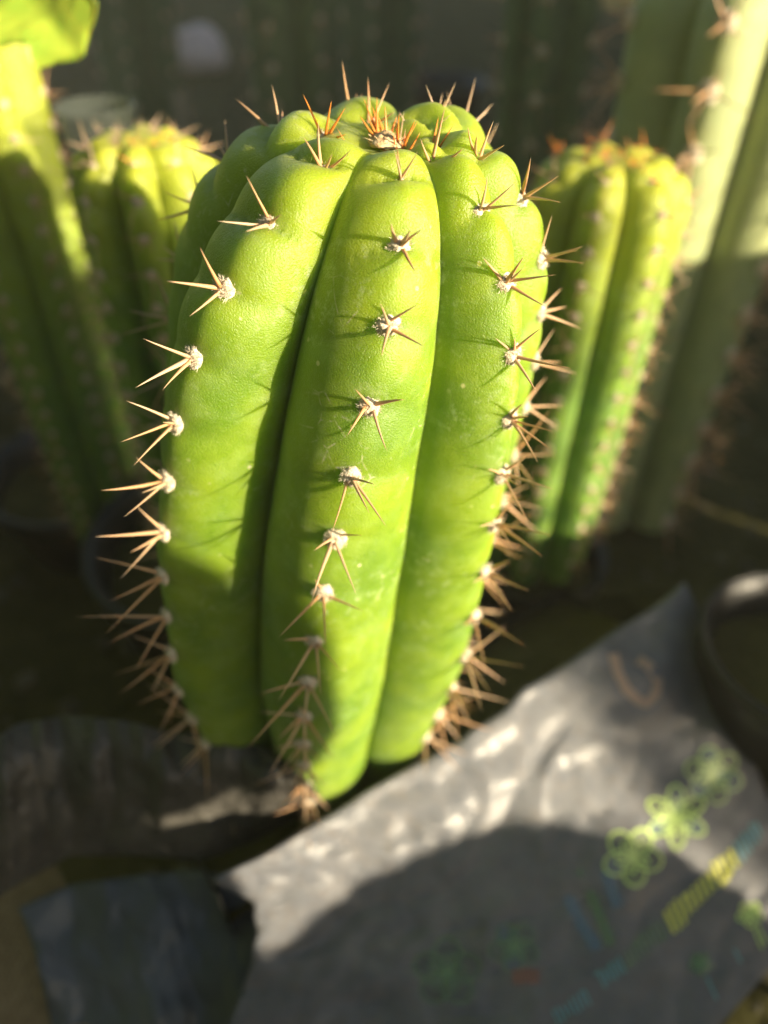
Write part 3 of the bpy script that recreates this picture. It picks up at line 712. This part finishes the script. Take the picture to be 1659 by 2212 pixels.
M['skin_shade'] = skin_material('shade_cactus_skin', (0.10, 0.16, 0.06), (0.07, 0.11, 0.05), (0.12, 0.18, 0.05), .1, .6)
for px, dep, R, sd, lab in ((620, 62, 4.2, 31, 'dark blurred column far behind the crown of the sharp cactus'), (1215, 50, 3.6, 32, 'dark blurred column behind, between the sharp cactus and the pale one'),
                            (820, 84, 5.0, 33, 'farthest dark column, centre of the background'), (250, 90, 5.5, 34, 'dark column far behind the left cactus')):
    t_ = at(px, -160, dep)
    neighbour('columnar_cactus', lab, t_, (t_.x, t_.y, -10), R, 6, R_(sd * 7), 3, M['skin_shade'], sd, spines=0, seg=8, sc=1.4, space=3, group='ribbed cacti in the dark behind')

# a lit leaf hanging in from the top left
lm, ln, lb = mat('lit_leaf'); lb.inputs['Base Color'].default_value = (.34, .46, .05, 1); lb.inputs['Roughness'].default_value = .5
lb.inputs['Subsurface Weight'].default_value = .3; lb.inputs['Subsurface Scale'].default_value = .003
lco = N(ln, 'ShaderNodeTexCoord').outputs['Object']
ln.links.new(ramp(ln, noise_node(ln, lco, 120, 4), [(.3, (.22, .36, .03)), (.7, (.42, .50, .05))]), lb.inputs['Base Color'])
c0 = at(20, -60, 24); e0 = at(165, 105, 24); side = at(190, -50, 24) - at(30, 110, 25.5)
V, F = [], []
nl, nw = 26, 12
for i in range(nl + 1):
    t = i / nl; wd = .5 * math.sin(math.pi * min(1, t * .86 + .12)) ** .6 * (1 + .16 * math.sin(t * 17) + .07 * math.sin(t * 41))
    for j in range(nw + 1):
        s_ = j / nw * 2 - 1
        p = c0.lerp(e0, t) + side * s_ * wd + FW * (-.55 * abs(s_) * math.sin(math.pi * t) + .4 * t * t) + Vector((0, 0, .14 * math.sin(t * 22 + abs(s_) * 5) * abs(s_)))
        V.append(p)
for i in range(nl):
    for j in range(nw): F.append((i * (nw + 1) + j, i * (nw + 1) + j + 1, (i + 1) * (nw + 1) + j + 1, (i + 1) * (nw + 1) + j))
V2, F2 = thicken(V, F, nw, nl, .06)
lf0 = link('broad_leaf', pymesh('broad_leaf', V2, F2, lm, True, c0)); lf0.location = c0 * S
tag(lf0, 'bright yellow-green leaf lobe hanging into the top left corner', 'leaf')

# small things lost in the blur
def rock(px, py, z, r, seed, label, mt):
    c = at(px, py, z=z); bm = bmesh.new(); bmesh.ops.create_icosphere(bm, subdivisions=4, radius=1)
    for v in bm.verts:
        k = 1 + .22 * noise.noise(v.co * 1.3 + Vector((seed, 0, 0))) + .07 * noise.noise(v.co * 4 + Vector((seed, 0, 0)))
        v.co = Vector((v.co.x * r * k, v.co.y * r * k * .9, v.co.z * r * k * .8)) * S
    me = bpy.data.meshes.new('stone'); bm.to_mesh(me); bm.free(); me.polygons.foreach_set('use_smooth', [True] * len(me.polygons)); me.materials.append(mt)
    o = link('stone', me); o.location = c * S; return tag(o, label, 'stone')
M['stone'] = plain('pinkish_stone', (.6, .46, .40), .85, (.75, .62, .56), 60, .002, 300)
rock(428, 112, -7, 6.0, 3, 'pinkish pale stone out of focus at the top left', M['stone'])
# clear plastic cup rim behind the left cactus
cm, cn, cb = mat('milky_plastic'); cb.inputs['Base Color'].default_value = (.12, .14, .12, 1); cb.inputs['Roughness'].default_value = .25; cb.inputs['Alpha'].default_value = .25
c = at(205, 235, 31); V, F = lathe([(1.1, -3.4), (1.5, 0), (1.62, .05), (1.62, .15), (1.48, .15), (1.05, -3.3), (0.02, -3.3)], 48)
cup = link('plastic_cup', pymesh('plastic_cup', V, F, cm)); cup.location = c * S; tag(cup, 'milky plastic cup whose rim shows behind the left cactus', 'cup')
# grey plant label
c = at(392, 262, 60); M['tag'] = plain('grey_label', (.12, .12, .10), .6, (.16, .16, .13), 80)
bm = bmesh.new(); bmesh.ops.create_cube(bm, size=1)
for v in bm.verts:
    v.co = Vector((v.co.x * 1.5 * (1 if v.co.z > 0 else .35), v.co.y * .1, v.co.z * 4.2)) * S
bmesh.ops.bevel(bm, geom=bm.edges[:], offset=.0004, segments=2, affect='EDGES')
me = bpy.data.meshes.new('plant_label'); bm.to_mesh(me); bm.free(); me.materials.append(M['tag'])
lbl = link('plant_label', me); lbl.location = c * S; lbl.rotation_euler = (R_(-12), R_(6), R_(10)); tag(lbl, 'grey plastic plant label standing behind the left cactus', 'plant label')
p_ = at(960, 175, z=-3); pot(p_.x, p_.y, -3, 6.5, 7, 'dim round pot far behind the crown of the sharp cactus')
p_ = at(150, 1010, z=-4); pot(p_.x, p_.y, -4, 5.5, 6, 'dim round pot in the shade at the left edge')

# gravel and dry litter on the shaded ground
rnd = random.Random(77); gv_, gf_ = [], []
for k in range(2600):
    y = -30 + 210 * rnd.random() ** 1.4; x = rnd.uniform(-1, 1) * (28 + (y + 30) * .55); r = rnd.uniform(.25, .9)
    c = Vector((x, y, -10 + r * .3)); q = len(gv_)
    for d_ in ((1, 0, 0), (-1, 0, 0), (0, 1, 0), (0, -1, 0), (0, 0, .7), (0, 0, -.7), (.6, .6, .3), (-.6, .5, .35)):
        gv_.append(c + Vector(d_) * r * rnd.uniform(.6, 1.2))
    gf_ += [(q, q + 6, q + 4), (q + 6, q + 2, q + 4), (q + 2, q + 7, q + 4), (q + 7, q + 1, q + 4), (q + 1, q + 3, q + 4), (q + 3, q, q + 4), (q, q + 3, q + 5), (q + 3, q + 1, q + 5), (q + 1, q + 2, q + 5), (q + 2, q, q + 5)]
M['gravel'] = plain('gravel', (.06, .055, .03), .9, (.18, .16, .10), 30)
tag(link('gravel', pymesh('gravel', gv_, gf_, M['gravel'], False)), 'scattered gravel and litter on the dark ground', kind='stuff')
# ------------------------------------------------------------------ ground


gv, gf = [], []
G = 60
for i in range(G + 1):
    for j in range(G + 1):
        x = (i / G - .5) * 2; y = (j / G - .5) * 2
        x = math.copysign(abs(x) ** 2.5, x) * 380; y = math.copysign(abs(y) ** 2.5, y) * 380
        gv.append((x, y, -10 + .5 * noise.noise(Vector((x * .1, y * .1, 0)))))
for i in range(G):
    for j in range(G):
        a = i * (G + 1) + j; gf.append((a, a + G + 1, a + G + 2, a + 1))
tag(link('ground', pymesh('ground', gv, gf, M['soil'])), 'dark earth floor under the potted cacti', kind='structure')
# ------------------------------------------------------------------ unseen plants and walls added to cast shade on the bed
HX = Vector((TOSUN.x, TOSUN.y, 0)).normalized(); SU = Vector((-HX.y, HX.x, 0)); SV = (TOSUN.cross(SU) * -1).normalized()
if SV.z < 0: SV = -SV
def sunward(u, v, t): return SU * u + SV * v + TOSUN * t
# added prickly pear: flat pads shaped to the shadow on ribs and film
M['pad'] = skin_material('pad_skin', (0.12, 0.25, 0.05), (0.08, 0.19, 0.04), (0.2, 0.3, 0.05))
pc = sunward(-13, -14, 40); pc.z = -10
pear = empty('shade_pear', pc, 'prickly pear with broad flat pads added outside the view to cast shade', 'cactus')
def pad(u, v, a, b, rot, p=2.6, th=1.3):
    V, F = [], []; n, k = 48, 9; c = sunward(u, v, 40)
    for s_ in (1, -1):
        for q in range(k + 1):
            r = math.sin(q / k * math.pi / 2); h = th / 2 * math.cos(q / k * math.pi / 2)
            for j in range(n):
                t = 2 * math.pi * j / n; cc, ss = math.cos(t), math.sin(t)
                x = a * r * math.copysign(abs(cc) ** (2 / p), cc); y = b * r * math.copysign(abs(ss) ** (2 / p), ss)
                x, y = x * math.cos(rot) - y * math.sin(rot), x * math.sin(rot) + y * math.cos(rot)
                P = c + SU * x + SV * y + TOSUN * (s_ * h + .25 * noise.noise(Vector((x * .3, y * .3, s_))))
                V.append(P)
    m_ = (k + 1) * n
    for s_ in (0, 1):
        for q in range(k):
            for j in range(n):
                f = (s_ * m_ + q * n + j, s_ * m_ + (q + 1) * n + j, s_ * m_ + (q + 1) * n + (j + 1) % n, s_ * m_ + q * n + (j + 1) % n)
                F.append(f if s_ == 0 else f[::-1])
    return link('pad', pymesh('pad', V, F, M['pad'], True, pc), pear)
pad(-9.6, 10.7, 4.3, 5.6, .05, 3.6)
pad(-17.2, 9.2, 4.6, 6.0, .1)
pad(-14.0, 0.6, 4.9, 5.0, .0, 3.0)
pad(-11.6, 4.6, 3.2, 2.3, .0, 2.6)
pad(-14.5, -9.5, 4.5, 6.5, .0)
pad(-13.8, -20.0, 4.0, 5.6, .0)
# round barrel cactus and pot, added to cast curved shade on the bag
bt = sunward(-5.7, 1.5, 42)
bp = Plant(tx0=bt.x, ty0=bt.y, zt=bt.z, lx=0, ly=0, hd=5.2, pw=2.2, L=12.0, nrow=40, kn=[0, 6, 12, 30], R=[7.4, 7.4, 6.8, 6], dip=.3, young=3, space=1.5,
           vf_top=.1, vf=.85, ang=[2 * math.pi * i / 12 for i in range(12)])
grow(bp, 'shade_barrel', 'round barrel cactus added outside the view to shade the bag', None, M['skin_neighbour'], (bt.x, bt.y, bt.z - 12), [[.6] for i in range(12)], None, seg=8, limit=0, each=False)
pot(bt.x, bt.y, bt.z - 11, 7.2, bt.z - 11 + 10, 'black round pot under the added barrel cactus outside the view')
# loose leafy shrub added farther off for dappled shade on the bag
M['leaf'] = plain('shrub_leaf', (.05, .12, .02), .5, (.09, .17, .03), 30)
rnd = random.Random(31)
sc_ = sunward(7, -60, 150); sc_.z = -10
shrub = empty('shade_shrub', sc_, 'loose leafy shrub added outside the view for dappled shade', 'shrub')
lv, lf = [], []
for k in range(1850):
    u, v = (rnd.uniform(2.6, 11.9), rnd.uniform(-14, 17.5)) if k < 1250 else (rnd.uniform(11.4, 17.6), rnd.uniform(-9, 1.2))
    if u < 3.2 and v > 1.0: continue
    c = sunward(u, v, rnd.uniform(140, 165))
    a = Vector([rnd.gauss(0, 1) for _ in range(3)]).normalized(); b2 = a.cross(Vector([rnd.gauss(0, 1) for _ in range(3)])).normalized(); nn = a.cross(b2)
    L = rnd.uniform(.8, 1.4); W = L * .36; q = len(lv)
    lv += [c - a * L, c - a * L * .3 + b2 * W, c + a * L * .5 + b2 * W * .7, c + a * L, c + a * L * .5 - b2 * W * .7, c - a * L * .3 - b2 * W, c + nn * .12 * L]
    lf += [(q + i, q + (i + 1) % 6, q + 6) for i in range(6)]
lo = link('shade_foliage', pymesh('shade_foliage', lv, lf, M['leaf'], True, sc_), shrub); lo['kind'] = 'stuff'
M['twig'] = plain('brown_twig', (.06, .04, .025), .8)
tv, tf = [], []
def limb(a, b_, r0, r1):
    q = len(tv); d = (b_ - a).normalized(); x = d.cross(Vector((0, 0.3, 1))).normalized(); y = d.cross(x)
    for e, (p, r) in enumerate(((a, r0), (b_, r1))):
        for j in range(6): tv.append(p + (x * math.cos(j * 1.0472) + y * math.sin(j * 1.0472)) * r)
    for j in range(6): tf.append((q + j, q + (j + 1) % 6, q + 6 + (j + 1) % 6, q + 6 + j))
fork = sunward(7, -14, 150); limb(sc_, fork, .9, .6)
for k in range(7):
    e = sunward(rnd.uniform(3.5, 11), rnd.uniform(2, 15), rnd.uniform(143, 160)); limb(fork, e, .3, .1)
link('trunk', pymesh('trunk', tv, tf, M['twig'], True, sc_), shrub)
# unseen garden wall added to keep the background in shade
M['wall'] = plain('rendered_wall', (.30, .27, .22), .85, (.38, .35, .29), 8, .004, 60)
wa = HX * 40 + SU * 35; wb = HX * 40 + SU * 230; wd = (wb - wa).normalized(); wn = HX
def box(name, c0, c1, z0, z1, th, mt, parent, org):
    v = []
    for z in (z0, z1):
        for p in (c0 - wn * th / 2, c1 - wn * th / 2, c1 + wn * th / 2, c0 + wn * th / 2): v.append(Vector((p.x, p.y, z)))
    return link(name, pymesh(name, v, [(0, 3, 2, 1), (4, 5, 6, 7), (0, 1, 5, 4), (1, 2, 6, 5), (2, 3, 7, 6), (3, 0, 4, 7)], mt, False, org), parent)
wo = Vector((wa.x, wa.y, -10.5))
wall = empty('shade_wall', wo, 'low rendered garden wall added outside the view to shade the background', 'wall')
box('shade_wall_body', wa, wb, -10.5, 84, 12, M['wall'], wall, wo); box('coping', wa - wd, wb + wd, 84.3, 88, 15, M['wall'], wall, wo)

wc = HX * 44 + SU * 17.2; we = HX * 44 + SU * 34.5
box('shade_wall_body', wc, we, -10.5, 21.5, 8, M['wall'], wall, wo)  # low section added to shade the foot of the right column

# dark unseen hedge added to block sky light from left and behind
M['hedge'] = plain('sky_block_hedge', (.02, .045, .01), .6, (.05, .09, .02), 25)
ho = Vector((-46, -20, -10)); hedge = empty('hedge', ho, 'dark clipped hedge added outside the view to block sky light', 'hedge')
path = [Vector((-42, 42, 0)), Vector((-44, -40, 0)), Vector((-34, -62, 0)), Vector((4, -72, 0))]
V, F = [], []; nn_, mm = 150, 44
prof = [(-7, -10 + k * 90 / 16) for k in range(17)] + [(-7 + 14 * k / 10, 84) for k in range(1, 11)] + [(7, 80 - k * 90 / 17) for k in range(1, 18)]
for i in range(nn_ + 1):
    p = poly([q[:] for q in path], i / nn_); p2 = poly([q[:] for q in path], min(1, i / nn_ + .01)); p0 = poly([q[:] for q in path], max(0, i / nn_ - .01))
    t = (p2 - p0).normalized(); s_ = Vector((-t.y, t.x, 0))
    for (o_, z) in prof:
        q = p + s_ * o_ + Vector((0, 0, z)); q += Vector([rnd.uniform(-1.3, 1.3) for _ in range(3)]) + s_ * (2 * noise.noise(q * .08)); q.z = min(q.z, 88); V.append(q)
k_ = len(prof)
for i in range(nn_):
    for j in range(k_ - 1): F.append((i * k_ + j, i * k_ + j + 1, (i + 1) * k_ + j + 1, (i + 1) * k_ + j))
hf = link('shade_foliage', pymesh('shade_foliage', V, F, M['hedge'], False, ho), hedge)
GLARE_HAZE = 0.038
# ------------------------------------------------------------------ added warm volume standing in for lens glare
hz = Vector((0, 0, 0)); hs = 420
hv = [Vector((x, y, z)) for z in (-112, 93) for x, y in ((-hs, -hs), (hs, -hs), (hs, hs), (-hs, hs))]
hm = bpy.data.materials.new('glare_haze'); hm.use_nodes = True; hn = hm.node_tree
for q in list(hn.nodes):
    if q.type != 'OUTPUT_MATERIAL': hn.nodes.remove(q)
pv = hn.nodes.new('ShaderNodeVolumePrincipled'); pv.inputs['Density'].default_value = GLARE_HAZE; pv.inputs['Color'].default_value = (.95, .93, .72, 1); pv.inputs['Anisotropy'].default_value = 0.0
hn.links.new(pv.outputs[0], [q for q in hn.nodes if q.type == 'OUTPUT_MATERIAL'][0].inputs['Volume'])
hzo = link('haze', pymesh('haze', hv, [(0, 3, 2, 1), (4, 5, 6, 7), (0, 1, 5, 4), (1, 2, 6, 5), (2, 3, 7, 6), (3, 0, 4, 7)], hm, False)); hzo['kind'] = 'stuff'; hzo['label'] = 'thin warm haze added for lens glare over the whole bed'
